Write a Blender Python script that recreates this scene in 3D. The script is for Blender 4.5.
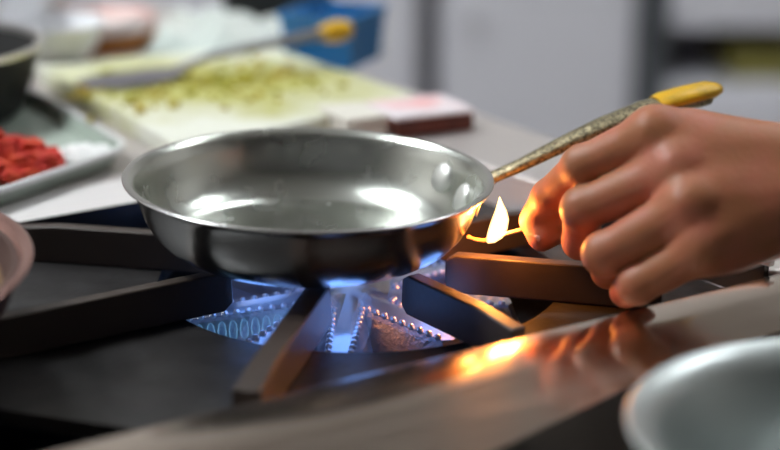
import bpy, bmesh, math, random
import numpy as np
from mathutils import Vector, Matrix

for o in list(bpy.data.objects):
    bpy.data.objects.remove(o)
random.seed(7)
SC = bpy.context.scene
COL = SC.collection
R = math.radians
V = Vector

# ------------------------------------------------------------------ camera
cam_d = bpy.data.cameras.new('camera')
cam = bpy.data.objects.new('camera', cam_d)
COL.objects.link(cam)
cam.location = (0.0453, -0.892, 0.304)
cam.rotation_euler = (R(90 - 18.0), 0, 0)
cam_d.sensor_width = 36
cam_d.lens = 1700 / 780 * 36
cam_d.clip_start = 0.02
cam_d.dof.use_dof = True
cam_d.dof.focus_distance = 0.915
cam_d.dof.aperture_fstop = 2.9
SC.camera = cam

# ------------------------------------------------------------------ world, light, exposure
W = bpy.data.worlds.new('world')
SC.world = W
W.use_nodes = True
W.node_tree.nodes['Background'].inputs[0].default_value = (0.62, 0.68, 0.78, 1)
W.node_tree.nodes['Background'].inputs[1].default_value = 0.35
SC.view_settings.view_transform = 'Standard'
SC.view_settings.look = 'None'
SC.view_settings.exposure = 0.12
SC.view_settings.gamma = 1
SC.cycles.max_bounces = 8
SC.cycles.transparent_max_bounces = 16
SC.cycles.sample_clamp_indirect = 6
SC.cycles.use_denoising = True


def lamp(name, kind, loc, energy, color, size=0.01, rot=None):
    l = bpy.data.lights.new(name, kind)
    l.energy = energy
    l.color = color
    if kind == 'AREA':
        l.shape = 'RECTANGLE'
        l.size = size[0]
        l.size_y = size[1]
    else:
        l.shadow_soft_size = size
    o = bpy.data.objects.new(name, l)
    COL.objects.link(o)
    o.location = loc
    if rot:
        o.rotation_euler = rot
    return o


# unseen ceiling panels; the one over the counter is strengthened to brighten it
PANELS = [(-0.80, 1.10, 0.38, 0.30, 32), (0.60, 1.30, 0.38, 0.30, 32), (-1.3, 0.3, 0.7, 0.6, 44), (1.5, 0.9, 0.5, 0.4, 26)]


# ------------------------------------------------------------------ materials
def mat(name, col, rough=0.5, metal=0.0, **k):
    m = bpy.data.materials.new(name)
    m.use_nodes = True
    nt = m.node_tree
    b = nt.nodes['Principled BSDF']
    b.inputs['Base Color'].default_value = (*col, 1)
    b.inputs['Roughness'].default_value = rough
    b.inputs['Metallic'].default_value = metal
    N = nt.nodes.new
    L = nt.links.new

    def coord(scale):
        tc = N('ShaderNodeTexCoord')
        mp = N('ShaderNodeMapping')
        mp.inputs['Scale'].default_value = scale
        L(tc.outputs['Object'], mp.inputs[0])
        return mp.outputs[0]

    def noise(scale, s, detail=3):
        n = N('ShaderNodeTexNoise')
        n.inputs['Scale'].default_value = s
        n.inputs['Detail'].default_value = detail
        L(coord(scale), n.inputs['Vector'])
        return n.outputs[0]
    if 'mix' in k:                       # (colour 2, scale, lo, hi)
        c2, s, lo, hi = k['mix']
        r = N('ShaderNodeValToRGB')
        r.color_ramp.elements[0].position = lo
        r.color_ramp.elements[1].position = hi
        r.color_ramp.elements[0].color = (*col, 1)
        r.color_ramp.elements[1].color = (*c2, 1)
        L(noise(k.get('mscale', (1, 1, 1)), s), r.inputs[0])
        L(r.outputs[0], b.inputs['Base Color'])
    if 'rvar' in k:                      # (scale vec, noise scale, lo, hi)
        sv, s, lo, hi = k['rvar']
        mr = N('ShaderNodeMapRange')
        mr.inputs['From Min'].default_value = 0.3
        mr.inputs['From Max'].default_value = 0.7
        mr.inputs['To Min'].default_value = lo
        mr.inputs['To Max'].default_value = hi
        L(noise(sv, s), mr.inputs['Value'])
        L(mr.outputs[0], b.inputs['Roughness'])
    if 'bump' in k:                      # (scale vec, noise scale, strength, distance)
        sv, s, st, di = k['bump']
        bp = N('ShaderNodeBump')
        bp.inputs['Strength'].default_value = st
        bp.inputs['Distance'].default_value = di
        L(noise(sv, s, 4), bp.inputs['Height'])
        L(bp.outputs[0], b.inputs['Normal'])
    if 'sss' in k:
        b.inputs['Subsurface Weight'].default_value = k['sss']
        b.inputs['Subsurface Radius'].default_value = (1, 0.3, 0.15)
        b.inputs['Subsurface Scale'].default_value = 0.004
    if 'coat' in k:
        b.inputs['Coat Weight'].default_value = k['coat']
        b.inputs['Coat Roughness'].default_value = 0.1
    if 'alpha' in k:
        b.inputs['Alpha'].default_value = k['alpha']
    return m


def emis(name, col, strength):
    m = bpy.data.materials.new(name)
    m.use_nodes = True
    b = m.node_tree.nodes['Principled BSDF']
    b.inputs['Base Color'].default_value = (*col, 1)
    b.inputs['Emission Color'].default_value = (*col, 1)
    b.inputs['Emission Strength'].default_value = strength
    return m


def flame_mat(name, core, edge, s_core, s_edge, a_core, a_edge, zramp=None):
    """burning gas: emission through a thin transparent body, denser where one looks through more of it"""
    m = bpy.data.materials.new(name)
    m.use_nodes = True
    nt = m.node_tree
    nt.nodes.clear()
    N = nt.nodes.new
    L = nt.links.new
    out = N('ShaderNodeOutputMaterial')
    tr = N('ShaderNodeBsdfTransparent')
    em = N('ShaderNodeEmission')
    mix = N('ShaderNodeMixShader')
    lw = N('ShaderNodeLayerWeight')
    lw.inputs[0].default_value = 0.35
    cr = N('ShaderNodeMix')
    cr.data_type = 'RGBA'
    cr.inputs['A'].default_value = (*[c * s_core for c in core], 1)
    cr.inputs['B'].default_value = (*[c * s_edge for c in edge], 1)
    L(lw.outputs['Facing'], cr.inputs['Factor'])
    L(cr.outputs['Result'], em.inputs['Color'])
    mr = N('ShaderNodeMapRange')
    mr.inputs['To Min'].default_value = a_core
    mr.inputs['To Max'].default_value = a_edge
    L(lw.outputs['Facing'], mr.inputs['Value'])
    L(mr.outputs[0], mix.inputs[0])
    L(tr.outputs[0], mix.inputs[1])
    L(em.outputs[0], mix.inputs[2])
    L(mix.outputs[0], out.inputs[0])
    return m


M = {}
M['pan'] = mat('polished_steel', (0.68, 0.68, 0.67), 0.27, 1, rvar=((1, 1, 1), 30, 0.19, 0.27), bump=((1, 1, 1), 25, 0.05, 0.002))
M['pan_in'] = mat('pan_interior_steel', (0.66, 0.68, 0.63), 0.25, 1, rvar=((1, 1, 1), 40, 0.22, 0.29), bump=((1, 1, 1), 22, 0.03, 0.003))
M['rivet'] = mat('rivet_steel', (0.78, 0.78, 0.75), 0.42, 0.9)
M['handle'] = mat('worn_handle_steel', (0.40, 0.34, 0.21), 0.42, 0.9, mix=((0.10, 0.085, 0.055), 420, 0.40, 0.66), bump=((1, 1, 1), 480, 0.6, 0.0008))
M['yellow'] = mat('yellow_tape', (0.74, 0.42, 0.004), 0.42, 0, mix=((0.46, 0.28, 0.008), 70, 0.5, 0.75), bump=((1, 1, 1), 90, 0.3, 0.001))
M['iron'] = mat('cast_iron', (0.022, 0.020, 0.020), 0.46, 0.0, bump=((1, 1, 1), 350, 0.25, 0.0006), rvar=((1, 1, 1), 60, 0.35, 0.5))
M['bar'] = mat('cast_iron_bar', (0.050, 0.036, 0.030), 0.42, 0.0, bump=((1, 1, 1), 300, 0.25, 0.0006))
M['black'] = mat('black_enamel', (0.012, 0.012, 0.013), 0.3)
M['steel'] = mat('brushed_steel', (0.72, 0.62, 0.54), 0.18, 1, bump=((4, 120, 40), 6, 0.012, 0.001), rvar=((2, 30, 30), 4, 0.14, 0.20))
M['steel_l'] = mat('bright_steel', (0.80, 0.78, 0.77), 0.32, 1)
M['ledge'] = mat('pale_steel_ledge', (0.82, 0.78, 0.77), 0.45, 0.4)
M['counter'] = mat('counter_steel', (0.60, 0.55, 0.53), 0.42, 0.6)
M['cabinet'] = mat('cabinet_steel', (0.74, 0.73, 0.78), 0.5, 0.2)
M['gap_shade'] = mat('gap_shade_dark', (0.12, 0.13, 0.14), 0.6)
M['darksteel'] = mat('dull_grey_steel', (0.25, 0.235, 0.25), 0.45, 0.8)
M['alu'] = mat('cast_aluminium', (0.66, 0.67, 0.70), 0.30, 1, bump=((1, 1, 1), 420, 0.55, 0.0010))
M['alu_s'] = mat('smooth_cast_aluminium', (0.70, 0.71, 0.74), 0.34, 1, bump=((1, 1, 1), 120, 0.15, 0.0010))
M['bead'] = mat('bright_aluminium_bead', (0.9, 0.9, 0.93), 0.35, 0.9)
M['board'] = mat('white_plastic_board', (0.74, 0.74, 0.64), 0.5, mix=((0.62, 0.64, 0.48), 7, 0.45, 0.7))
M['board_s'] = mat('board_edge', (0.50, 0.48, 0.34), 0.6)
M['herb'] = mat('yellow_green_food', (0.44, 0.42, 0.05), 0.5, mix=((0.60, 0.42, 0.06), 25, 0.4, 0.65))
M['tray'] = mat('grey_green_tray', (0.36, 0.42, 0.36), 0.35)
M['tray_rim'] = mat('tray_rim', (0.72, 0.72, 0.71), 0.3)
M['tomato'] = mat('red_tomato', (0.50, 0.014, 0.004), 0.7, mix=((0.60, 0.06, 0.008), 90, 0.45, 0.7))
M['glare'] = mat('glare_white', (0.93, 0.93, 0.92), 0.4)
M['potblack'] = mat('black_pot', (0.008, 0.008, 0.008), 0.6)
M['white'] = mat('white_ceramic', (0.85, 0.85, 0.87), 0.3)
M['pink'] = mat('pink_food', (0.72, 0.42, 0.38), 0.45, mix=((0.85, 0.75, 0.72), 12, 0.45, 0.6))
M['crust'] = mat('brown_crust', (0.40, 0.15, 0.03), 0.6)
M['cloth'] = mat('pale_cloth', (0.50, 0.56, 0.52), 0.9, mix=((0.72, 0.72, 0.68), 9, 0.4, 0.65), bump=((1, 1, 1), 60, 0.5, 0.004))
M['blue'] = mat('blue_plastic', (0.01, 0.16, 0.42), 0.4)
M['brown'] = mat('dark_brown_wood', (0.10, 0.022, 0.014), 0.5, mix=((0.16, 0.04, 0.025), 20, 0.4, 0.6), mscale=(1, 8, 8))
M['cream'] = mat('cream_plastic', (0.72, 0.68, 0.60), 0.5)
M['lilac'] = mat('pale_paper', (0.75, 0.68, 0.70), 0.7, mix=((0.78, 0.42, 0.42), 22, 0.52, 0.7))
M['copper'] = mat('copper_rim', (0.62, 0.36, 0.32), 0.25, 1)
M['panbrown'] = mat('brown_pan_metal', (0.06, 0.025, 0.018), 0.6, 0.1)
M['sauce'] = mat('brown_food', (0.10, 0.045, 0.015), 0.45, mix=((0.25, 0.14, 0.05), 60, 0.4, 0.65), bump=((1, 1, 1), 80, 0.8, 0.005))
M['bowl'] = mat('bowl_steel', (0.56, 0.60, 0.59), 0.38, 0.85)
M['match'] = mat('match_wood', (0.85, 0.60, 0.30), 0.7)
M['char'] = mat('charred_wood', (0.02, 0.012, 0.01), 0.9)
M['ember'] = emis('ember', (1.0, 0.22, 0.03), 2.2)
M['floor'] = mat('floor_tile', (0.22, 0.20, 0.19), 0.4)
M['wall'] = mat('wall_tile', (0.62, 0.585, 0.55), 0.5)
M['wall_dark'] = mat('dark_wall', (0.10, 0.095, 0.095), 0.6)
M['ceil'] = mat('ceiling_white', (0.62, 0.62, 0.60), 0.8)
M['panel'] = emis('lamp_diffuser', (0.92, 0.97, 1.0), 7.0)
M['skin'] = mat('skin', (0.42, 0.155, 0.068), 0.50, 0, sss=0.2, mix=((0.50, 0.160, 0.090), 42, 0.38, 0.66), bump=((1, 1, 1), 330, 0.35, 0.0009))
M['nail'] = mat('nail', (0.66, 0.36, 0.29), 0.25, 0, coat=0.5)
M['sleeve'] = mat('white_sleeve', (0.7, 0.7, 0.7), 0.9)
M['flame_m'] = flame_mat('match_flame', (1.0, 0.72, 0.30), (1.0, 0.33, 0.04), 4.5, 1.8, 1.0, 0.25)
M['flame_b'] = flame_mat('gas_flame', (0.10, 0.30, 1.0), (0.25, 0.62, 1.0), 0.30, 0.95, 0.07, 0.60)
M['flame_s'] = flame_mat('gas_flame_haze', (0.16, 0.26, 1.0), (0.30, 0.45, 1.0), 0.35, 0.8, 0.03, 0.15)


for k_ in ('iron', 'bar', 'black'):
    M[k_].node_tree.nodes['Principled BSDF'].inputs['Specular IOR Level'].default_value = 0.36


# ------------------------------------------------------------------ mesh helpers
class MB:
    def __init__(s):
        s.v, s.f = [], []

    def add(s, vs, fs):
        n = len(s.v)
        s.v += [tuple(p) for p in vs]
        s.f += [tuple(i + n for i in f) for f in fs]
        return s

    def box(s, lo, hi, T=None):
        x0, y0, z0 = lo
        x1, y1, z1 = hi
        vs = [(x0, y0, z0), (x1, y0, z0), (x1, y1, z0), (x0, y1, z0), (x0, y0, z1), (x1, y0, z1), (x1, y1, z1), (x0, y1, z1)]
        if T:
            vs = [T(*p) for p in vs]
        return s.add(vs, [(0, 3, 2, 1), (4, 5, 6, 7), (0, 1, 5, 4), (1, 2, 6, 5), (2, 3, 7, 6), (3, 0, 4, 7)])

    def lathe(s, prof, seg=64, c=(0, 0, 0), T=None):
        """prof: (r, z) list; r = 0 closes"""
        rings = []
        vs, fs = [], []
        for r, z in prof:
            if r <= 1e-7:
                rings.append([len(vs)])
                vs.append((c[0], c[1], c[2] + z))
            else:
                rings.append(list(range(len(vs), len(vs) + seg)))
                for k in range(seg):
                    a = 2 * math.pi * k / seg
                    vs.append((c[0] + r * math.cos(a), c[1] + r * math.sin(a), c[2] + z))
        for A, B in zip(rings, rings[1:]):
            for k in range(seg):
                k2 = (k + 1) % seg
                if len(A) == 1 and len(B) == 1:
                    continue
                if len(A) == 1:
                    fs.append((A[0], B[k2], B[k]))
                elif len(B) == 1:
                    fs.append((A[k], A[k2], B[0]))
                else:
                    fs.append((A[k], A[k2], B[k2], B[k]))
        if T:
            vs = [T(*p) for p in vs]
        return s.add(vs, fs)

    def loft(s, sections, caps=True, closed=False):
        n = len(sections[0])
        vs = [p for sec in sections for p in sec]
        fs = []
        m = len(sections)
        for i in range(m - 1 if not closed else m):
            for k in range(n):
                k2 = (k + 1) % n
                a, b = i * n, ((i + 1) % m) * n
                fs.append((a + k, a + k2, b + k2, b + k))
        if caps and not closed:
            fs.append(tuple(range(n))[::-1])
            fs.append(tuple((m - 1) * n + k for k in range(n)))
        return s.add(vs, fs)

    def tube(s, pts, rad, seg=12, flat=1.0, upv=(0, 0, 1)):
        pts = [V(p) for p in pts]
        if not hasattr(rad, '__len__'):
            rad = [rad] * len(pts)
        secs = []
        for i, p in enumerate(pts):
            d = (pts[min(i + 1, len(pts) - 1)] - pts[max(i - 1, 0)]).normalized()
            sd = d.cross(V(upv)).normalized()
            u = sd.cross(d).normalized()
            r = rad[i]
            ra, rb = (r if hasattr(r, '__len__') else (r, r * flat))
            secs.append([p + sd * ra * math.cos(2 * math.pi * k / seg) + u * rb * math.sin(2 * math.pi * k / seg) for k in range(seg)])
        return s.loft(secs)

    def poly(s, pts2, z0, z1, T=None):
        n = len(pts2)
        vs = [(x, y, z0) for x, y in pts2] + [(x, y, z1) for x, y in pts2]
        if T:
            vs = [T(*p) for p in vs]
        return s.add(vs, [tuple(range(n))[::-1], tuple(range(n, 2 * n))] + [(k, (k + 1) % n, n + (k + 1) % n, n + k) for k in range(n)])

    def build(s, name, m, parent=None, bevel=0.0, smooth=40, seg=3, sub=0):
        me = bpy.data.meshes.new(name)
        me.from_pydata(s.v, [], s.f)
        me.materials.append(m)
        bm = bmesh.new()
        bm.from_mesh(me)
        bmesh.ops.recalc_face_normals(bm, faces=bm.faces)
        bm.to_mesh(me)
        bm.free()
        if smooth:
            for p in me.polygons:
                p.use_smooth = True
            me.set_sharp_from_angle(angle=R(smooth))
        o = bpy.data.objects.new(name, me)
        COL.objects.link(o)
        if parent:
            o.parent = parent
        if bevel:
            b = o.modifiers.new('b', 'BEVEL')
            b.width = bevel
            b.segments = seg
            b.limit_method = 'ANGLE'
            b.angle_limit = R(35)
            for p in me.polygons:
                p.use_smooth = True
            me.set_sharp_from_angle(angle=R(180))
            w = o.modifiers.new('w', 'WEIGHTED_NORMAL')
            w.keep_sharp = False
        if sub:
            x = o.modifiers.new('s', 'SUBSURF')
            x.levels = x.render_levels = sub
        return o


def thing(name, label, cat, loc=(0, 0, 0), rz=0, group=None):
    o = bpy.data.objects.new(name, None)
    o.empty_display_size = 0.02
    COL.objects.link(o)
    o.location = loc
    o.rotation_euler = (0, 0, rz)
    return tag(o, label, cat, group)


def tag(o, label, cat, group=None, kind=None):
    o['label'] = label
    o['category'] = cat
    if group:
        o['group'] = group
    if kind:
        o['kind'] = kind
    return o


def struct(o):
    o['kind'] = 'structure'
    return o


# stove frame: u runs along the front rail, v away from it
TH = R(33)
cu, su = math.cos(TH), math.sin(TH)


def S(u, v, z=0.0):
    return (u * cu - v * su, u * su + v * cu, z)


# ================================================================== the room
b = MB().box((-2.6, -1.9, -0.95), (2.6, 2.9, -0.90))
struct(b.build('floor', M['floor'], smooth=0))
b = MB().box((-2.6, 2.8, -0.90), (2.6, 2.9, 1.8))
struct(b.build('wall_back', M['wall'], smooth=0))
b = MB().box((-2.6, -1.9, -0.90), (-2.5, 2.8, 1.8))
struct(b.build('wall_left', M['wall'], smooth=0))
b = MB().box((2.5, -1.9, -0.90), (2.6, 2.8, 1.8))
struct(b.build('wall_right', M['wall'], smooth=0))
b = MB().box((-2.5, -1.9, -0.90), (2.5, -1.8, 1.8))
struct(b.build('wall_front', M['wall_dark'], smooth=0))
b = MB().box((-2.6, -1.9, 1.8), (2.6, 2.9, 1.85))
struct(b.build('ceiling', M['ceil'], smooth=0))
for i, (x, y, sx, sy, e) in enumerate(PANELS):
    t = thing('ceiling_light', ['ceiling light panel at the far left', 'ceiling light panel above the far cabinets',
                                'ceiling light panel over the counter', 'ceiling light panel at the right'][i], 'light', (x, y, 1.78))
    fr = MB()
    for a in (-1, 1):
        fr.box((a * sx / 2 - .02, -sy / 2 - .02, -.03), (a * sx / 2 + .02, sy / 2 + .02, .019))
        fr.box((-sx / 2 + .02, a * sy / 2 - .02, -.03), (sx / 2 - .02, a * sy / 2 + .02, .019))
    fr.build('frame', M['steel_l'], t, smooth=0)
    mp = M['panel'].copy()
    mp.node_tree.nodes['Principled BSDF'].inputs['Emission Strength'].default_value = e
    MB().box((-sx / 2 + .02, -sy / 2 + .02, -.02), (sx / 2 - .02, sy / 2 - .02, .0)).build('diffuser', mp, t, smooth=0)

# far row of steel cabinets
FY = 2.15


def cabinet(x0, x1, z1, label, band=False):
    t = thing('steel_cabinet', label, 'cabinet', ((x0 + x1) / 2, FY, -0.9), 0, 'steel cabinets along the far wall')
    w = (x1 - x0) / 2
    h = z1 + 0.9
    if band:
        MB().box((-w, 0, 0), (w, .55, h - .42)).box((-w, .45, h - .42), (w, .55, h - .31)).box((-w, 0, h - .31), (w, .55, h)).build('body', M['cabinet'], t, 0.004)
        MB().box((-w + .03, -.012, .1), (w - .03, -.001, h - .45)).build('door', M['cabinet'], t, 0.004)
    else:
        MB().box((-w, 0, 0), (w, .55, h)).build('body', M['cabinet'], t, 0.004)
        d = MB().box((-w + .012, -.02, .12), (w - .012, -.001, h - .03)).build('door', M['cabinet'], t, 0.006)
        MB().tube([(-w + .06, -.05, h - .3), (-w + .06, -.05, h - .12)], .008).box((-w + .053, -.05, h - .29), (-w + .067, -.019, h - .28)).box(
            (-w + .053, -.05, h - .15), (-w + .067, -.019, h - .14)).build('handle', M['steel_l'], d)
    return t


cabinet(-0.75, -0.16, 0.0, 'steel cabinet at the far wall, left end behind the blue tub')
cabinet(-0.12, 0.10, 0.0, 'narrow steel cabinet at the far wall in the middle')
cabinet(0.135, 0.49, 0.0, 'broad pale steel cabinet left of the dark upright gap')
tc = cabinet(0.56, 1.35, 0.0, 'steel cabinet with an open shelf slot, right of the dark gap', True)
MB().box((.495, FY + .05, -.9), (.555, FY + .5, 0.0)).build('gap_shade_panel', M['gap_shade'], smooth=0)  # dark box stands in for the shade between the two cabinets
tag(bpy.data.objects['gap_shade_panel'], 'dark upright panel standing in for shade in the gap between two far steel cabinets', 'panel')
o = MB().box((.68, FY + .06, -.419), (.90, FY + .30, -.36)).build('food_container', mat('olive_plastic', (0.25, 0.22, 0.05), 0.5), bevel=.004)
tag(o, 'olive food container on the open shelf of the far cabinet', 'container')

# ================================================================== counter behind the stove
# steel worktop: polygon behind the stove, its right end runs on behind the hand
ct = [S(-0.75, 0.196), S(0.205, 0.196), S(0.205, -0.20), S(0.33, -0.20)]
cpts = [S(-0.80, 0.1965)[:2], S(0.1700, 0.1965)[:2], S(0.1740, 0.1430)[:2], S(0.1995, -0.1590)[:2], S(0.275, -0.1600)[:2], S(0.262, 0.74)[:2], S(-0.80, 0.74)[:2]]
o = MB().poly(cpts, -0.0215, -0.004).build('worktop', M['counter'], bevel=0.003)
tag(o, 'pale steel worktop running behind and beside the black hob', 'worktop')
o = MB().poly([(S(-.78, .22)[0], S(-.78, .22)[1]), S(0.17, 0.22)[:2], S(0.17, 0.70)[:2], S(-.78, .70)[:2]], -0.90, -0.0351).build('base_cabinet', M['cabinet'], smooth=0)
tag(o, 'steel base cabinet under the pale worktop', 'cabinet')

# ================================================================== the stove
stove = thing('gas_stove', 'black commercial gas hob with a rounded stainless front rail', 'stove', S(0, 0, -0.9), TH)
Z0 = 0.9


def P(m, name, material, **k):
    return m.build(name, material, stove, **k)


# cast top plate with a round opening per burner (holes made as ring quads)
GC = (0.0228, -0.0053)          # burner centre in stove frame
PR = 0.114
U0, U1, V0, V1 = -0.62, 0.192, -0.160, 0.143


def plate_with_holes(cells, z0, z1, r):
    m = MB()
    for (u0, u1, c) in cells:
        n = 96
        per = []
        for k in range(n):
            a = 2 * math.pi * k / n
            d = (math.cos(a), math.sin(a))
            ts = []
            if d[0] > 1e-9: ts.append((u1 - c[0]) / d[0])
            if d[0] < -1e-9: ts.append((u0 - c[0]) / d[0])
            if d[1] > 1e-9: ts.append((V1 - c[1]) / d[1])
            if d[1] < -1e-9: ts.append((V0 - c[1]) / d[1])
            t = min(ts)
            per.append((c[0] + d[0] * t, c[1] + d[1] * t))
        # snap the nearest perimeter points onto the corners
        for cx, cy in ((u0, V0), (u1, V0), (u0, V1), (u1, V1)):
            j = min(range(n), key=lambda i: (per[i][0] - cx) ** 2 + (per[i][1] - cy) ** 2)
            per[j] = (cx, cy)
        ci = [(c[0] + r * math.cos(2 * math.pi * k / n), c[1] + r * math.sin(2 * math.pi * k / n)) for k in range(n)]
        vs = [(x, y, z) for z in (z0, z1) for x, y in per] + [(x, y, z) for z in (z0, z1) for x, y in ci]
        fs = []
        for k in range(n):
            q = (k + 1) % n
            fs += [(n + k, n + q, 3 * n + q, 3 * n + k), (k, 2 * n + k, 2 * n + q, q), (2 * n + k, 3 * n + k, 3 * n + q, 2 * n + q), (k, q, n + q, n + k)]
        m.add(vs, fs)
    return m


C2 = (-0.285, -0.0053)
ZP = -0.022
PGC = (0.033, -0.001)
P(plate_with_holes([(-0.131, U1, PGC)], Z0 + ZP - 0.008, Z0 + ZP, PR).poly([(-.131, -.150), (-.131, .143), (-.250, .143), (-.225, .02), (-.204, -.066), (-.143, -.143)], Z0 + ZP - .008, Z0 + ZP), 'top_plate', M['iron'], smooth=30)
# deep drip tray below
P(MB().box((U0, V0, Z0 - .085), (U1, V1, Z0 - .08)), 'drip_tray', M['black'], smooth=0)
P(MB().box((-0.44, V0, Z0 - .08), (-0.436, V1, Z0 + ZP - .008)).box((U1 - .004, V0, Z0 - .08), (U1, V1, Z0 + ZP - .008)).box((-.436, V1 - .004, Z0 - .08), (U1 - .004, V1, Z0 + ZP - .008)).box((-.436, V0, Z0 - .08), (U1 - .004, V0 + .004, Z0 + ZP - .008)), 'well_side', M['black'], smooth=0)
P(MB().box((U0, V0 - .03, 0.08), (U1 + .01, V1 + .045, Z0 - .085)), 'body', M['black'], smooth=0)

# front rail: rounded stainless nosing, swept along u
prof = [(-0.139, -0.014), (-0.139, -0.0065), (-0.1405, -0.0052), (-0.144, -0.0042), (-0.180, -0.0042), (-0.188, -0.0046), (-0.2395, -0.0074), (-0.2400, -0.085), (-0.235, -0.085), (-0.235, -0.014)]
m = MB()
secs = []
for u, vo in ((-0.7, -.285), (-0.35, -.275), (-0.1, -.260), (-.03, -.2455), (.03, -.2315), (0.1, -.2200), (0.3, -.2080), (0.55, -.2050)):
    vi = -.1562 - .021 * u          # the rail tapers towards the right-hand corner
    secs.append([(u, vi + (p[0] + .139) / (-.101) * (vo - vi), Z0 + p[1]) for p in prof])
m.loft(secs)
P(m, 'front_rail', M['steel'], smooth=50)
# rear ledge and right lip
P(MB().box((-0.62, 0.1435, Z0 - .03), (0.1640, 0.1448, Z0 - .0036)), 'rear_shade_strip', M['black'], smooth=0)  # black strip added to keep the ledge face dark beside the blue flames
P(MB().box((-0.62, 0.1450, Z0 - .03), (0.1640, 0.195, Z0 - 0.0043)), 'rear_ledge', M['ledge'], bevel=0)
P(MB().poly([(0.1945, -0.1590), (0.1990, -0.1590), (0.1740, 0.1430), (0.1700, 0.1430)], Z0 - .0010, Z0 + 0.003), 'side_lip', M['ledge'], bevel=.001)
P(MB().poly([(0.1950, -0.1550), (0.1985, -0.1550), (0.1850, -0.0100), (0.1820, -0.0100)], Z0 - .0215, Z0 - 0.0012), 'side_upstand', M['black'], smooth=0)  # inner wall: front half painted black as shade, back half stays steel
P(MB().poly([(0.1820, -0.0095), (0.1850, -0.0095), (0.1730, 0.1430), (0.1705, 0.1430)], Z0 - .0215, Z0 - 0.0012), 'side_upstand', M['ledge'], smooth=0)
P(MB().box((-0.62, V0 - .03, 0.02), (0.5, V0 - .04, Z0 - .09)), 'front_panel', M['black'], smooth=0)

# ------------------------------------------------------------------ grate: eight fingers per burner
def finger(ang, r0, r1, parent, w=0.0085, h=0.0218, rise=0.0):
    a = R(ang)
    d = V((math.cos(a), math.sin(a), 0))
    n = V((-d.y, d.x, 0))
    secs = []
    for r, top, ww in ((r0, -0.0035, w * .8), (r0 + .006, 0, w), (r1 * .7, 0, w * 1.0), (r1 - .03, 0, w * 1.0), (r1, -0.003, w * 1.1)):
        c = d * r
        ha = ww / 2
        hb = ww / 2 + .0008
        dn = (0.004 if r == r0 else 0)
        secs.append([c + n * ha + V((0, 0, top)), c - n * ha + V((0, 0, top)), c - n * hb + V((0, 0, -h + dn)), c + n * hb + V((0, 0, -h + dn))])
    return MB().loft(secs).build('finger', M['bar'], parent, bevel=0.0012)


G = S(*GC)
gr = thing('pan_support', 'black cast iron grate of radiating bars under the steel skillet', 'grate', (G[0], G[1], 0.0), 0)
# lengths run to the edges of the plate
for ang, r0, r1 in ((-14, .056, .175), (33, .058, .138), (78, .056, .150), (123, .058, .140), (168, .066, .205), (213, .075, .32), (258, .062, .200), (306, .055, .148)):
    finger(ang, r0, r1, gr, w=.0125 if ang == 258 else .0085)
# ================================================================== star burner
BC = V((0.022, 0.010, 0))
burner = thing('gas_burner', 'cast aluminium star burner with beaded arms and blue flames', 'burner', (BC.x, BC.y, -0.08))
BZ = 0.08 - 0.031
arms = [(199, .119), (238, .092), (268, .090), (312, .085), (356, .092), (42, .085), (92, .085), (147, .095)]
top, base = [], []
star = []
for i, (a, r) in enumerate(arms):
    a2, r2 = arms[(i + 1) % len(arms)]
    if a2 < a:
        a2 += 360
    am = (a + a2) / 2
    hw = 1.6
    star += [(a - 90 * .0035 / r * 1.1, r - .002, -.001, 'e'), (a, r, -.0015, 't'), (a + 90 * .0035 / r * 1.1, r - .002, -.001, 'e'), (am, .025, .0010, 'v')]
m = MB()
n = len(star)
ring_top = [(r * math.cos(R(a)), r * math.sin(R(a)), BZ + z) for a, r, z, _ in star]
ring_in = [(.011 * math.cos(R(a)), .011 * math.sin(R(a)), BZ + .005) for a, r, z, _ in star]
vs = ring_in + ring_top + [(0, 0, BZ + .006)]
fs = [(k, (k + 1) % n, n + (k + 1) % n, n + k) for k in range(n)] + [(k, 2 * n, (k + 1) % n) for k in range(n)]
m.add(vs, fs)
m.build('burner_cap', M['alu_s'], burner, smooth=25)
# flared rough skirts below the cap
m = MB()
rows = []
for dz, dr in ((-.0006, 0.0), (-.004, .0012), (-.016, .006), (-.028, .012)):
    rows.append([((r + dr * (1.0 if t != 'v' else 2.1)) * math.cos(R(a)), (r + dr * (1.0 if t != 'v' else 2.1)) * math.sin(R(a)), BZ + z + dz) for a, r, z, t in star])
m.loft(rows, caps=True)
m.build('burner_skirt', M['alu'], burner, smooth=50)
MB().lathe([(0, 0), (.05, 0), (.05, .01), (.034, .02), (.034, BZ - .02), (0, BZ - .02)], 32).build('burner_body', M['alu'], burner)
# beads along both edges of every arm
class Span:
    def __init__(s, a, b): s.a, s.b = a, b
    def __contains__(s, v): return s.a <= v <= s.b


def edge_pts(step):
    out = []
    for i in range(n):
        A = V(ring_top[i])
        B = V(ring_top[(i + 1) % n])
        kinds = (star[i][3], star[(i + 1) % n][3])
        if 'v' not in kinds:
            continue
        L_ = (B - A).length
        k = int(L_ / step)
        nrm = (B - A).cross(V((0, 0, 1))).normalized()
        for j in range(k):
            t = (j + .5) / k
            out.append((A.lerp(B, t), nrm))
    return out


bead = MB()
for p, nn in edge_pts(.0064):
    pr_ = []
    for k in range(4):
        a = R(-60 + 50 * k)
        pr_.append((.0021 * math.cos(a), .0021 * math.sin(a)))
    bead.lathe([(0, -.0021)] + pr_ + [(0, .0021)], 8, (p.x, p.y, p.z + .0008))
o = bead.build('port_bead', M['bead'], burner, smooth=60)
o['kind'] = 'stuff'
o['label'] = 'rows of small round gas ports along the arms'
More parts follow.
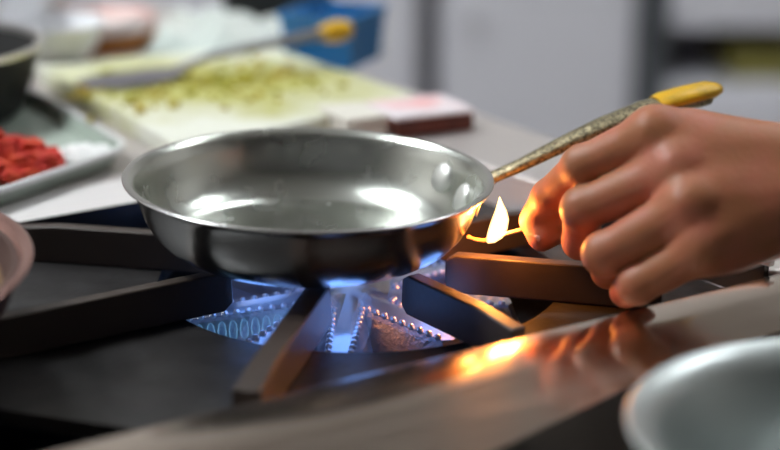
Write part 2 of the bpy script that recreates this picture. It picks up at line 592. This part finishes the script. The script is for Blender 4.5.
# small tongues of burning gas against the skirts and a thin haze of flame under the pan
fl = MB()
hz = MB()
for i, (p, nn) in enumerate(edge_pts(.0062)):
    h = .0085 + .003 * math.sin(i * 1.7)
    if not (math.degrees(math.atan2(p.y, p.x)) % 360) in Span(185, 232): continue
    q = p + nn * .0030
    fl.lathe([(.0004, -.0135), (.0021, -.0115), (.0024, -.007), (.0017, -.003), (.0001, -.0012)], 8, (q.x + nn.x * .0022, q.y + nn.y * .0022, q.z))
o = fl.build('gas_flame', M['flame_b'], burner, smooth=80)
o['kind'] = 'stuff'
o['label'] = 'small blue gas flames along the burner arms'
for i in range(n):
    A = V(ring_top[i])
    B = V(ring_top[(i + 1) % n])
    if 'v' in (star[i][3], star[(i + 1) % n][3]):
        nrm = (B - A).cross(V((0, 0, 1))).normalized()
        secs = []
        for t in [j / 6 for j in range(7)]:
            c = A.lerp(B, t)
            w = .0035 * math.sin(math.pi * (.12 + .76 * t))
            h = .021 * (.55 + .45 * math.sin(math.pi * t)) * (0.72 + .28 * math.sin(i * 2.3 + t * 9))
            rr = c.to_2d().length
            h = min(h, .027)
            o_ = nrm * .0035
            secs.append([c + o_ + nrm * w, c + o_ + V((0, 0, h * .55)) + nrm * w * .8, c + o_ * .5 + V((0, 0, h)), c + V((0, 0, h * .5)) - nrm * w * .6, c - nrm * w * .3])
        hz.loft(secs)
o = hz.build('flame_sheet', M['flame_s'], burner, smooth=80)
o['label'] = 'pale blue sheet of burning gas above the arms'
for k in range(6):
    a = R(30 + 60 * k)
    lamp('gas_flame_light', 'POINT', (BC.x + .062 * math.cos(a), BC.y + .062 * math.sin(a), -.020), 0.016, (0.16, 0.36, 1.0), 0.016)

# ================================================================== skillet
pan = thing('skillet', 'polished steel skillet with a worn bronze-coloured handle over the burner', 'pan', (0, 0, 0.0008), 0)
pan.rotation_euler = (0, R(1.4), 0)
PT = .0009
out_prof = [(0, 0), (.056, 0), (.0640, .0006), (.0725, .0030), (.0798, .0075), (.0858, .0140), (.0902, .0220), (.0930, .0300), (.0950, .0362), (.0972, .0396), (.1004, .0409)]
in_prof = [(.1004, .0425), (.0978, .0423), (.0958, .0412), (.0942, .0388), (.0922, .0325), (.0895, .0230), (.0855, .0145), (.0795, .0075), (.0735, .0046), (.0670, .0036), (.0600, .0034), (0, .0034)]
m = MB().lathe(out_prof + [(.1010, .0412), (.1013, .0417), (.1010, .0423)] + in_prof[:2], 128)
o = m.build('pan_wall', M['pan'], pan, smooth=60)
m = MB().lathe(in_prof[1:], 128)
m.build('pan_interior', M['pan_in'], pan, smooth=60)


def wall_r(z):
    for (r0, z0), (r1, z1) in zip(in_prof[2:], in_prof[3:]):
        if z1 <= z <= z0:
            return r0 + (r1 - r0) * (z0 - z) / (z0 - z1)


for az, z in ((34, .0275), (16, .0235)):
    r = wall_r(z)
    a = R(az)
    nrm = V((-math.cos(a) * .92, -math.sin(a) * .92, .38))
    q = nrm.to_track_quat('Z', 'Y').to_matrix()
    c = V((r * math.cos(a), r * math.sin(a), z))
    m = MB().lathe([(.0062, -.002), (.0062, .0006), (.0054, .0020), (.0034, .0030), (.0, .0034)], 24, T=lambda x, y, z_: tuple(c + q @ V((x * 1.45, y * 1.45, z_ * 1.1))))
    m.build('rivet', M['rivet'], pan, smooth=60)
# handle
hd = R(15)
hx = V((math.cos(hd), math.sin(hd), 0))
hpath = [(.0925, .022), (.0985, .0285), (.1060, .0352), (.1230, .0418), (.1466, .0524), (.1705, .0624), (.1945, .0706), (.2150, .0745), (.2260, .0763), (.2330, .0772), (.2370, .0775)]
hrad = [(.011, .0015), (.0095, .002), (.0060, .0030), (.0056, .0034), (.0075, .0040), (.0092, .0043), (.0105, .0045), (.0112, .0048), (.0112, .0050), (.0090, .0045), (.003, .0018)]
m = MB().tube([hx * x + V((0, 0, z)) for x, z in hpath], hrad, 20)
hnd = m.build('handle', M['handle'], pan, smooth=80)
hnd['label'] = 'worn mottled bronze-coloured handle'
# riveted bracket of the handle, outside the wall
bra = MB()
bra.loft([[hx * x + V((-math.sin(hd), math.cos(hd), 0)) * w + V((0, 0, z)) for (w, z) in ((-.019, zb), (.019, zb), (.019, zb + .004), (-.019, zb + .004))] for x, zb in ((.0912, .018), (.0945, .029))])
bra.build('handle_bracket', M['rivet'], pan, bevel=.001)
yp = [(.2030, .0716), (.2075, .0731), (.2160, .0750), (.2265, .0771), (.2350, .0788), (.2405, .0795), (.2430, .0796)]
yr = [(.0108, .0042), (.0114, .0046), (.0117, .0048), (.0113, .0048), (.0100, .0044), (.0062, .0028), (.001, .0006)]
m = MB().tube([hx * x + V((0, 0, z + .0022)) for x, z in yp], yr, 20)
o = m.build('handle_tip', M['yellow'], hnd, smooth=80)
o['label'] = 'bright yellow plastic sleeve on the handle end'

# ================================================================== match and its flame
FL = V((.0983, -.020, .0121))
mt = thing('match', 'burning wooden match pinched between finger and thumb', 'match', tuple(FL))


def rel(p):
    return V(p) - FL


m = MB().tube([rel((.1005, -.020, .0128)), rel((.108, -.0206, .0158)), rel((.1165, -.022, .0188)), rel((.128, -.0235, .0225))], .00115, 6)
m.build('match_stick', M['match'], mt)
m = MB().tube([rel((.1008, -.020, .0129)), rel((.096, -.0198, .0118)), rel((.0915, -.0196, .0124)), rel((.0885, -.0194, .0135))], [.0011, .0010, .0009, .0007], 6)
m.build('charred_end', M['ember'], mt)['label'] = 'glowing charred end'
m = MB().lathe([(0, -.0012), (.0012, -.0006), (.0013, .0004), (0, .0013)], 10, tuple(rel((.0880, -.0194, .0137))))
m.build('match_head', M['ember'], mt)
fl = MB()
secs = []
path = [(0, -.0012), (.0020, .0006), (.0045, .0038), (.0062, .0078), (.0071, .0122), (.0071, .0165), (.0066, .0205), (.0063, .0245)]
rad = [.0010, .0030, .0046, .0050, .0046, .0033, .0017, .0002]
fl.tube([V((x - .0005, 0, z)) for x, z in path], rad, 20, upv=(0, 1, 0))
o = fl.build('match_flame', M['flame_m'], mt, smooth=80)
lo = lamp('match_flame_light', 'POINT', (FL.x + .006, FL.y, FL.z + .010), 1.35, (1.0, 0.33, 0.05), 0.006)

# ================================================================== hand (one continuous surface grown from a distance field)
J = dict(
    imcp=(.1790, -.060, .0820), ipip=(.1450, -.046, .0615), idip=(.1295, -.030, .0400), itip=(.1222, -.0225, .0240),
    mmcp=(.1890, -.076, .0680), mpip=(.1445, -.060, .0425), mdip=(.1455, -.043, .0190), mtip=(.163, -.036, .0120),
    rmcp=(.1925, -.094, .0545), rpip=(.1535, -.080, .0250), rdip=(.1590, -.060, .0085), rtip=(.176, -.050, .0075),
    pmcp=(.2000, -.103, .0370), ppip=(.1690, -.0915, .0125), pdip=(.1655, -.0790, .0040), ptip=(.176, -.066, .0030),
    wa=(.268, -.070, .0660), wb=(.268, -.080, .0555),
    tcmc=(.245, -.050, .060), tmcp=(.203, -.025, .050), tip_=(.160, -.018, .033), ttip=(.1265, -.0290, .0165),
)
J = {k: np.array(v) for k, v in J.items()}


def grow():
    h = 0.00125
    lo_ = np.array([.105, -.135, -.015])
    hi_ = np.array([.420, .010, .125])
    nx, ny, nz = [int(v) for v in np.ceil((hi_ - lo_) / h)]
    X = (lo_[0] + h * np.arange(nx)).astype(np.float32)[:, None, None]
    Y = (lo_[1] + h * np.arange(ny)).astype(np.float32)[None, :, None]
    Z = (lo_[2] + h * np.arange(nz)).astype(np.float32)[None, None, :]

    def cone(a, b_, ra, rb):
        ab = b_ - a
        t = ((X - a[0]) * ab[0] + (Y - a[1]) * ab[1] + (Z - a[2]) * ab[2]) / float(ab @ ab)
        t = np.clip(t, 0, 1)
        d = np.sqrt((X - a[0] - t * ab[0]) ** 2 + (Y - a[1] - t * ab[1]) ** 2 + (Z - a[2] - t * ab[2]) ** 2)
        return (d - (ra + (rb - ra) * t)).astype(np.float32)

    def ball(c, r):
        return (np.sqrt((X - c[0]) ** 2 + (Y - c[1]) ** 2 + (Z - c[2]) ** 2) - r).astype(np.float32)

    def smin(a, b_, k):
        hh = np.clip(.5 + .5 * (b_ - a) / k, 0, 1)
        return b_ + (a - b_) * hh - k * hh * (1 - hh)
    back = np.array([-.50, -.76, .42]); back /= np.linalg.norm(back)
    palm = -back
    D = None
    # palm: four metacarpals, thickened on the palm side
    for k, w, r in (('imcp', 'wa', .0125), ('mmcp', 'wa', .0130), ('rmcp', 'wb', .0125), ('pmcp', 'wb', .0115)):
        a = J[k] + palm * .004
        w_ = J[w] + palm * .003
        c = cone(a, w_, r, .0145)
        D = c if D is None else smin(D, c, .016)
        D = smin(D, cone(J[k] * .8 + J[w] * .2 + palm * .003, J[w] + palm * .003, r + .002, .0140), .014)
        D = smin(D, cone(J[k] + palm * .011, J[w] + palm * .008, .011, .0125), .010)
    # thumb muscle and thumb
    D = smin(D, cone(J['tcmc'], J['tmcp'], .017, .0135), .012)
    T_ = cone(J['tmcp'], J['tip_'], .0125, .0100)
    T_ = smin(T_, cone(J['tip_'], J['ttip'], .0100, .0076), .004)
    D = smin(D, T_, .008)
    # wrist and forearm
    fa1 = np.array([.335, -.086, .067]); fa2 = np.array([.43, -.098, .070])
    for w in ('wa', 'wb'):
        D = smin(D, cone(J[w], fa1 + (J[w] - (J['wa'] + J['wb']) / 2) * 1.1, .0150, .0150), .012)
    D = smin(D, cone(fa1, fa2, .0215, .0330), .012)
    # knuckles on the back
    for k, r in (('imcp', .0100), ('mmcp', .0092), ('rmcp', .0084), ('pmcp', .0080)):
        D = smin(D, ball(J[k] + back * .0026, r), .012)
    # tendons
    for k, w in (('imcp', 'wa'), ('mmcp', 'wa'), ('rmcp', 'wb')):
        D = smin(D, cone(J[k] + back * .0100, J[k] * .35 + J[w] * .65 + back * .0128, .0020, .0020), .007)
    # fingers
    def finger_(p, r):
        A, B_, C_, E_ = [J[p + s] for s in ('mcp', 'pip', 'dip', 'tip')]
        f = cone(A, B_, r[0], r[1])
        f = smin(f, cone(B_, C_, r[1], r[2]), .0025)
        f = smin(f, cone(C_, E_, r[2], r[3]), .003)
        mid = (A + B_) / 2
        f = smin(f, cone(A + palm * .002, A * .35 + B_ * .65 + palm * .003, r[0] * .95, r[1] * .9), .006)
        f = smin(f, ball(B_ + back * .0004, r[1] * 0.99), .005)
        return f
    F = None
    for p, r in (('i', (.0120, .0100, .0090, .0078)), ('m', (.0122, .0108, .0094, .0078)), ('r', (.0115, .0104, .0090, .0076)), ('p', (.0105, .0094, .0078, .0068))):
        f = finger_(p, r)
        F = f if F is None else smin(F, f, .0012)
    # creases over the finger joints
    D = smin(D, F, .0065)
    # surface nets
    ins = D < 0
    cnt = np.zeros((nx - 1, ny - 1, nz - 1), np.float32)
    acc = [np.zeros_like(cnt) for _ in range(3)]
    for ax in range(3):
        sl0 = [slice(None)] * 3; sl1 = [slice(None)] * 3
        sl0[ax] = slice(0, -1); sl1[ax] = slice(1, None)
        a = D[tuple(sl0)]; b_ = D[tuple(sl1)]
        cr = (a < 0) != (b_ < 0)
        t = np.where(cr, a / np.where(cr, a - b_, 1), 0)
        o1, o2 = [q for q in range(3) if q != ax]
        for i in (0, 1):
            for j in (0, 1):
                sl = [None] * 3
                sl[ax] = slice(None)
                sl[o1] = slice(i, cnt.shape[o1] + i)
                sl[o2] = slice(j, cnt.shape[o2] + j)
                c = cr[tuple(sl)]
                cnt += c
                acc[ax] += np.where(c, t[tuple(sl)], 0)
                if i: acc[o1] += c
                if j: acc[o2] += c
    mask = cnt > 0
    idx = -np.ones(cnt.shape, np.int64)
    idx[mask] = np.arange(mask.sum())
    gi = np.argwhere(mask)
    pos = np.stack([acc[q][mask] / cnt[mask] for q in range(3)], 1)
    vs = lo_ + h * (gi + pos)
    quads = []
    for ax in range(3):
        sl0 = [slice(None)] * 3; sl1 = [slice(None)] * 3
        sl0[ax] = slice(0, -1); sl1[ax] = slice(1, None)
        a = ins[tuple(sl0)]; b_ = ins[tuple(sl1)]
        e = np.argwhere(a != b_)
        o1, o2 = (ax + 1) % 3, (ax + 2) % 3
        e = e[(e[:, o1] > 0) & (e[:, o2] > 0) & (e[:, o1] < cnt.shape[o1]) & (e[:, o2] < cnt.shape[o2])]
        fl_ = a[tuple(e.T)]
        q = []
        for d1, d2 in ((-1, -1), (0, -1), (0, 0), (-1, 0)):
            c = e.copy(); c[:, o1] += d1; c[:, o2] += d2
            q.append(idx[tuple(c.T)])
        q = np.stack(q, 1)
        q[~fl_] = q[~fl_][:, ::-1]
        quads.append(q)
    return vs, np.concatenate(quads)


hv, hf = grow()
me = bpy.data.meshes.new('person')
me.from_pydata(hv.tolist(), [], hf.tolist())
me.materials.append(M['skin'])
for p in me.polygons:
    p.use_smooth = True
hand = bpy.data.objects.new('person', me)
COL.objects.link(hand)
sm = hand.modifiers.new('s', 'SMOOTH')
sm.factor = 0.5
sm.iterations = 4
tag(hand, 'bare left hand and forearm reaching in from the right, fingers curled, holding a lit match', 'person')
# thumb nail
tdir = V(J['ttip'] - J['tip_']).normalized()
nn = V((-.55, -.78, .15)).normalized()
nn = (nn - tdir * nn.dot(tdir)).normalized()
sd = tdir.cross(nn)
c = V(J['ttip']) + nn * .0070 - tdir * .001
m = MB()
secs = []
for i in range(7):
    t = -1 + 2 * i / 6
    w = .0052 * math.sqrt(max(0.08, 1 - (abs(t) ** 3) * .9))
    row = []
    for k in range(7):
        s_ = -1 + 2 * k / 6
        row.append(c + tdir * t * .0055 + sd * s_ * w - nn * (s_ * s_ * .0024 * (w / .0052) + .0006 * t * t - .0004))
    row2 = [p - nn * .0006 for p in row][::-1]
    secs.append(row + row2)
m.loft(secs)
o = m.build('thumb_nail', M['nail'], hand, smooth=60)
m = MB().tube([(.395, -.094, .0685), (.41, -.095, .069), (.50, -.107, .074), (.56, -.115, .078)], [.044, .046, .052, .056], 32)
m.build('sleeve', M['sleeve'], hand, smooth=60)

# ================================================================== things on the worktop and round the hob
WZ = -0.004
# cutting board lying behind the stove, edges roughly parallel with it
bc0 = V((.0652, .3200, 0))
A_ = V((cu, su, 0)); B_ = V((-.31, .95, 0)).normalized()
bd = thing('cutting_board', 'thick white plastic cutting board stained yellow-green, behind the skillet', 'cutting board', (bc0.x, bc0.y, WZ), 0)
A_ = V((.7123, .7019, 0)).normalized()
bp_ = [V((0, 0, 0)), V((-.152, -.150, 0)), V((-.300, .100, 0)), V((-.120, .170, 0))]
m = MB().poly([(p.x, p.y) for p in bp_], 0, .015)
m.build('board_body', M['board'], bd, bevel=.003)
nt = M['board'].node_tree
N = nt.nodes.new
L = nt.links.new
tc = N('ShaderNodeTexCoord')
sb = N('ShaderNodeVectorMath')
sb.operation = 'SUBTRACT'
sb.inputs[1].default_value = (-.150, .030, .015)
L(tc.outputs['Object'], sb.inputs[0])
mp = N('ShaderNodeVectorMath')
mp.operation = 'MULTIPLY'
mp.inputs[1].default_value = (6.5, 9.0, 0)
L(sb.outputs[0], mp.inputs[0])
ln = N('ShaderNodeVectorMath')
ln.operation = 'LENGTH'
L(mp.outputs[0], ln.inputs[0])
nz = N('ShaderNodeTexNoise')
nz.inputs['Scale'].default_value = 28
L(tc.outputs['Object'], nz.inputs['Vector'])
ad = N('ShaderNodeMath')
ad.operation = 'ADD'
L(ln.outputs['Value'], ad.inputs[0])
L(nz.outputs[0], ad.inputs[1])
mr = N('ShaderNodeMapRange')
mr.inputs['From Min'].default_value = 1.0
mr.inputs['From Max'].default_value = 1.55
mr.inputs['To Min'].default_value = 0.85
mr.inputs['To Max'].default_value = 0.0
L(ad.outputs[0], mr.inputs['Value'])
old = [l for l in nt.links if l.to_socket.name == 'Base Color'][0].from_socket
mx = N('ShaderNodeMix')
mx.data_type = 'RGBA'
mx.inputs[7].default_value = (0.42, 0.40, 0.05, 1)
L(mr.outputs[0], mx.inputs['Factor'])
L(old, mx.inputs[6])
L(mx.outputs[2], nt.nodes['Principled BSDF'].inputs['Base Color'])
# spread of chopped yellow-green food on the board
m = MB()
rnd = random.Random(3)
for k in range(190):
    t = rnd.gauss(0, .5); s_ = rnd.gauss(0, .5)
    if abs(t) > .9 or abs(s_) > 1: continue
    c = V((-.095, .345, 0)) + V((.100, .055, 0)) * t + V((-.030, .075, 0)) * s_
    r = rnd.uniform(.002, .0045)
    a = rnd.uniform(0, 6.28)
    z = WZ + .015
    hh = r * rnd.uniform(.5, 1.0)
    vs = [(c.x + r * math.cos(a + q * math.pi / 2) * .9, c.y + r * math.sin(a + q * math.pi / 2) * .9, zz) for zz in (z, z + hh) for q in range(4)]
    m.add(vs, [(3, 2, 1, 0), (4, 5, 6, 7), (0, 1, 5, 4), (1, 2, 6, 5), (2, 3, 7, 6), (3, 0, 4, 7)])
o = m.build('chopped_greens', M['herb'], smooth=0)
tag(o, 'yellow-green chopped food spread on the white cutting board', 'food', kind='stuff')

# tray with red tomato, left
tp = [V((-.1299, .2137, 0)), V((-.2250, .0955, 0)) + V((-.14, -.075, 0)), V((-.50, .16, 0)), V((-.2279, .3848, 0)) + V((-.03, .02, 0))]


def rounded(pts, r, n=6):
    out = []
    k = len(pts)
    for i in range(k):
        p, a, b_ = pts[i], pts[i - 1], pts[(i + 1) % k]
        da = (a - p).normalized() * r
        db = (b_ - p).normalized() * r
        for j in range(n + 1):
            t = j / n
            out.append((p + da) * (1 - t) ** 2 + p * 2 * t * (1 - t) + (p + db) * t * t)
    return out


tp = [V((-.1235, .1850, 0)), V((-.2210, .3470, 0)), V((-.42, .28, 0)), V((-.262, -.033, 0))]
tray = thing('serving_tray', 'grey-green rectangular tray with a pale rim, left of the skillet', 'tray', (-.3, .2, WZ))
cen = sum(tp, V((0, 0, 0))) / 4
ring = rounded(tp, .022)
secs = []
O = V((.3, -.2, 0))
def ringat(s_, z):
    return [(V((cen.x, cen.y, 0)) + (p - V((cen.x, cen.y, 0))) * s_ + O + V((0, 0, z))) for p in ring]
MB().loft([ringat(.93, 0), ringat(.985, .010), ringat(.975, .011), ringat(.92, .0025)]).build('tray_dish', M['tray'], tray, smooth=50)
MB().loft([ringat(.984, .0095), ringat(1.0, .0105), ringat(1.0, .0135), ringat(.972, .0135), ringat(.970, .0112)], caps=False, closed=True).build('tray_rim', M['tray_rim'], tray, smooth=50)


def heap(name, c, ax, ay, h, n, r, material, label, cat, seed, zb):
    rr = random.Random(seed)
    m = MB()
    for k in range(n):
        a = rr.uniform(0, 6.283); q = math.sqrt(rr.random())
        x = c[0] + ax * q * math.cos(a); y = c[1] + ay * q * math.sin(a)
        zt = zb + h * (1 - q ** 2.2) * rr.uniform(.2, 1) + r * .8
        Q = Matrix.Rotation(rr.uniform(0, 3), 3, 'Z') @ Matrix.Rotation(rr.uniform(-.6, .6), 3, 'X')
        s_ = r * rr.uniform(.7, 1.15)
        vs = [V((x, y, zt)) + Q @ V((i, j, k_)) * s_ for k_ in (-.8, .8) for i, j in ((-1, -1), (1, -1), (1, 1), (-1, 1))]
        m.add(vs, [(3, 2, 1, 0), (4, 5, 6, 7), (0, 1, 5, 4), (1, 2, 6, 5), (2, 3, 7, 6), (3, 0, 4, 7)])
    o = m.build(name, material, bevel=.0008, seg=2)
    return tag(o, label, cat, kind='stuff')


heap('diced_tomato', (-.222, .160), .056, .036, .020, 420, .0042, M['tomato'], 'heap of diced red tomato on the grey-green tray', 'food', 4, WZ + .004)
heap('glare_heap', (-.156, .186), .018, .014, .004, 120, .0030, M['glare'], 'small white heap standing in for glare on the tray beside the red tomato', 'food', 5, WZ + .004)  # white bits stand in for lamp light glaring off the tray

# black pot behind the tray
pc = (-.290, .305)
pot = thing('black_pot', 'black pot with a grey metal rim cut off by the left edge', 'pot', (pc[0], pc[1], WZ + .0025))
MB().lathe([(0, 0), (.062, 0), (.069, .005), (.084, .050), (.081, .050), (.066, .010), (0, .008)], 64).build('pot_body', M['potblack'], pot, smooth=50)
MB().lathe([(.0842, .0500), (.0865, .0505), (.0868, .0535), (.0815, .0535), (.0812, .0500), (.0842, .0500)], 64).build('pot_rim', M['steel_l'], pot, smooth=60)
# white dishes at the top left corner
for i, (x, y, lab) in enumerate(((-.300, .545, 'white bowl at the far left corner behind the black pot'), (-.232, .460, 'smaller white bowl just right of the black pot'))):
    s_ = (1.25, .75)[i]
    d = thing('white_bowl', lab, 'bowl', (x, y, WZ), 0, 'white bowls behind the black pot')
    MB().lathe([(0, 0), (.03 * s_, 0), (.035 * s_, .004), (.055 * s_, .030 * s_), (.062 * s_, .055 * s_), (.059 * s_, .055 * s_), (.050 * s_, .03 * s_), (.03 * s_, .008), (0, .006)], 48).build('bowl_body', M['white'], d, smooth=60)
# pinkish loaf dish
d = thing('baked_dish', 'pink-topped round food with brown sides behind the cutting board', 'food', (-.205, .560, WZ))
MB().lathe([(0, 0), (.044, 0), (.047, .004), (.047, .017), (0, .017)], 40).build('crust', M['crust'], d)
MB().lathe([(.0, .017), (.048, .0172), (.0485, .022), (.045, .028), (.02, .032), (0, .032)], 40).build('topping', M['pink'], d)
# crumpled pale cloth
m = MB()
n1, n2 = 26, 14
vs = []
for i in range(n1):
    for j in range(n2):
        x = -.165 + .20 * i / (n1 - 1) + .008 * math.sin(j * 1.1)
        y = .505 + .13 * j / (n2 - 1) + .008 * math.sin(i * .8)
        e = min(i, n1 - 1 - i, j, n2 - 1 - j)
        z = WZ + .001 + min(1, e / 3) * (.014 + .010 * math.sin(i * .55 + j * .5) + .006 * math.sin(i * 1.3 - j * .9))
        vs.append((x, y, z))
fs = [(i * n2 + j, (i + 1) * n2 + j, (i + 1) * n2 + j + 1, i * n2 + j + 1) for i in range(n1 - 1) for j in range(n2 - 1)]
m.add(vs, fs)
o = m.build('kitchen_cloth', M['cloth'], sub=1)
sol = o.modifiers.new('t', 'SOLIDIFY'); sol.thickness = .0015; sol.offset = 1
tag(o, 'crumpled pale grey-green cloth behind the cutting board', 'cloth')

# steel turner with yellow handle end, resting across the board
tz = WZ + .015
tn = thing('spatula', 'steel spatula with a yellow handle end lying across the cutting board', 'spatula', (-.17, .355, tz))
rt = lambda p: V(p) - V((-.17, .355, tz))
m = MB().tube([rt((-.185, .340, tz + .003)), rt((-.165, .350, tz + .003)), rt((-.130, .366, tz + .004)), rt((-.112, .374, tz + .006))], [(.010, .0015), (.024, .0016), (.024, .0016), (.008, .0016)], 16)
m.build('blade', M['darksteel'], tn)
m = MB().tube([rt((-.118, .371, tz + .006)), rt((-.09, .380, tz + .016)), rt((-.03, .400, tz + .024)), rt((.005, .412, tz + .028))], [(.006, .002), (.005, .003), (.006, .004), (.007, .005)], 12)
hdl = m.build('handle', M['darksteel'], tn)
m = MB().tube([rt((-.012, .4065, tz + .0262)), rt((-.004, .409, tz + .027)), rt((.006, .4125, tz + .028)), rt((.014, .4155, tz + .029)), rt((.017, .4165, tz + .029))], [.004, .0078, .0088, .0065, .001], 14)
o = m.build('handle_tip', M['yellow'], hdl)
o['label'] = 'round yellow handle end'

# blue tub, black container
d = thing('blue_tub', 'blue plastic tub behind the yellow-ended spatula', 'tub', (-.002, .500, WZ), R(20))
MB().lathe([(0, 0), (.042, 0), (.046, .038), (.0485, .039), (.0485, .044), (.043, .044), (.040, .005), (0, .005)], 4).build('tub_body', M['blue'], d, bevel=.004)
d = thing('black_container', 'black container at the far edge of the worktop', 'container', (-.050, .640, WZ), R(10))
MB().box((-.055, -.03, 0), (.040, .03, .05)).build('container_body', M['potblack'], d, bevel=.008)
MB().box((-.058, -.033, .0505), (.043, .033, .058)).build('lid', M['potblack'], d, bevel=.004)

# brown block with pale paper and cream box, right of the board
def frame_box(name, p0, dx, dy, lx, ly, z0, z1, material, parent, bevel=.002):
    dx = V(dx).normalized(); dy = V(dy).normalized(); p0 = V(p0)
    pts = [p0, p0 + dx * lx, p0 + dx * lx + dy * ly, p0 + dy * ly]
    return MB().poly([(p.x, p.y) for p in pts], z0, z1).build(name, material, parent, bevel=bevel)


d = thing('wooden_box', 'dark red-brown wooden box topped with pale paper, behind the pan rim', 'box', (.050, .248, WZ))
ex = (.90, .40, 0); ey = (-.45, .89, 0)
frame_box('box_body', (0, 0, 0), ex, ey, .060, .050, 0, .0130, M['brown'], d)
frame_box('paper_top', (-.001, -.001, 0), ex, ey, .062, .052, .0132, .0155, M['lilac'], d, .0006)
d = thing('cream_container', 'low cream plastic container left of the dark wooden box', 'container', (.0165, .2315, WZ))
frame_box('container_body', (0, 0, 0), ex, ey, .030, .046, 0, .0140, M['cream'], d, .003)
frame_box('lid', (-.001, -.001, 0), ex, ey, .032, .048, .0142, .0185, M['cream'], d, .0015)

# copper-rimmed pan on the neighbouring burner
cp = thing('copper_pan', 'copper-coloured pan with brown food inside, cut off at the left edge', 'pan', (-.262, -.152, .001))
MB().lathe([(0, 0), (.105, 0), (.116, .006), (.128, .020), (.1335, .034), (.134, .0365), (.1300, .0365), (.126, .030), (.120, .020), (.112, .009), (.100, .004), (0, .004)], 96).build('pan_body', M['panbrown'], cp, smooth=50)
o = MB().lathe([(.1342, .0366), (.1375, .0380), (.1395, .0395), (.1400, .0405), (.1390, .0415), (.1370, .0412), (.1345, .0395), (.1325, .0366), (.1342, .0366)], 96).build('pan_rim', M['copper'], cp, smooth=60)
o['label'] = 'shiny pinkish copper rim'
MB().lathe([(.0, .030), (.08, .0295), (.1200, .0285), (.1255, .0276), (.1200, .0190), (0, .0045)], 96).build('brown_food', M['sauce'], cp, smooth=60)
# polished bowl close to the lens, bottom right
bw = thing('steel_bowl', 'polished steel bowl at the bottom right in front of the rail', 'bowl', (.233, -.272, -.062))
MB().lathe([(0, 0), (.045, 0), (.060, .010), (.073, .040), (.080, .068), (.086, .0765), (.0925, .0785), (.0935, .0795), (.092, .0812), (.084, .0795), (.077, .070), (.069, .042), (.056, .014), (.043, .006), (0, .005)], 96).build('bowl_body', M['bowl'], bw, smooth=60)
o = MB().poly([S(-.5, -.60)[:2], S(.45, -.60)[:2], S(.45, -.211)[:2], S(.1, -.225)[:2], S(-.03, -.250)[:2], S(-.1, -.266)[:2], S(-.5, -.290)[:2]], -.10, -.0625).build('work_table', M['black'], bevel=.003)
tag(o, 'dark work table in front of the stove rail, under the steel bowl', 'table')
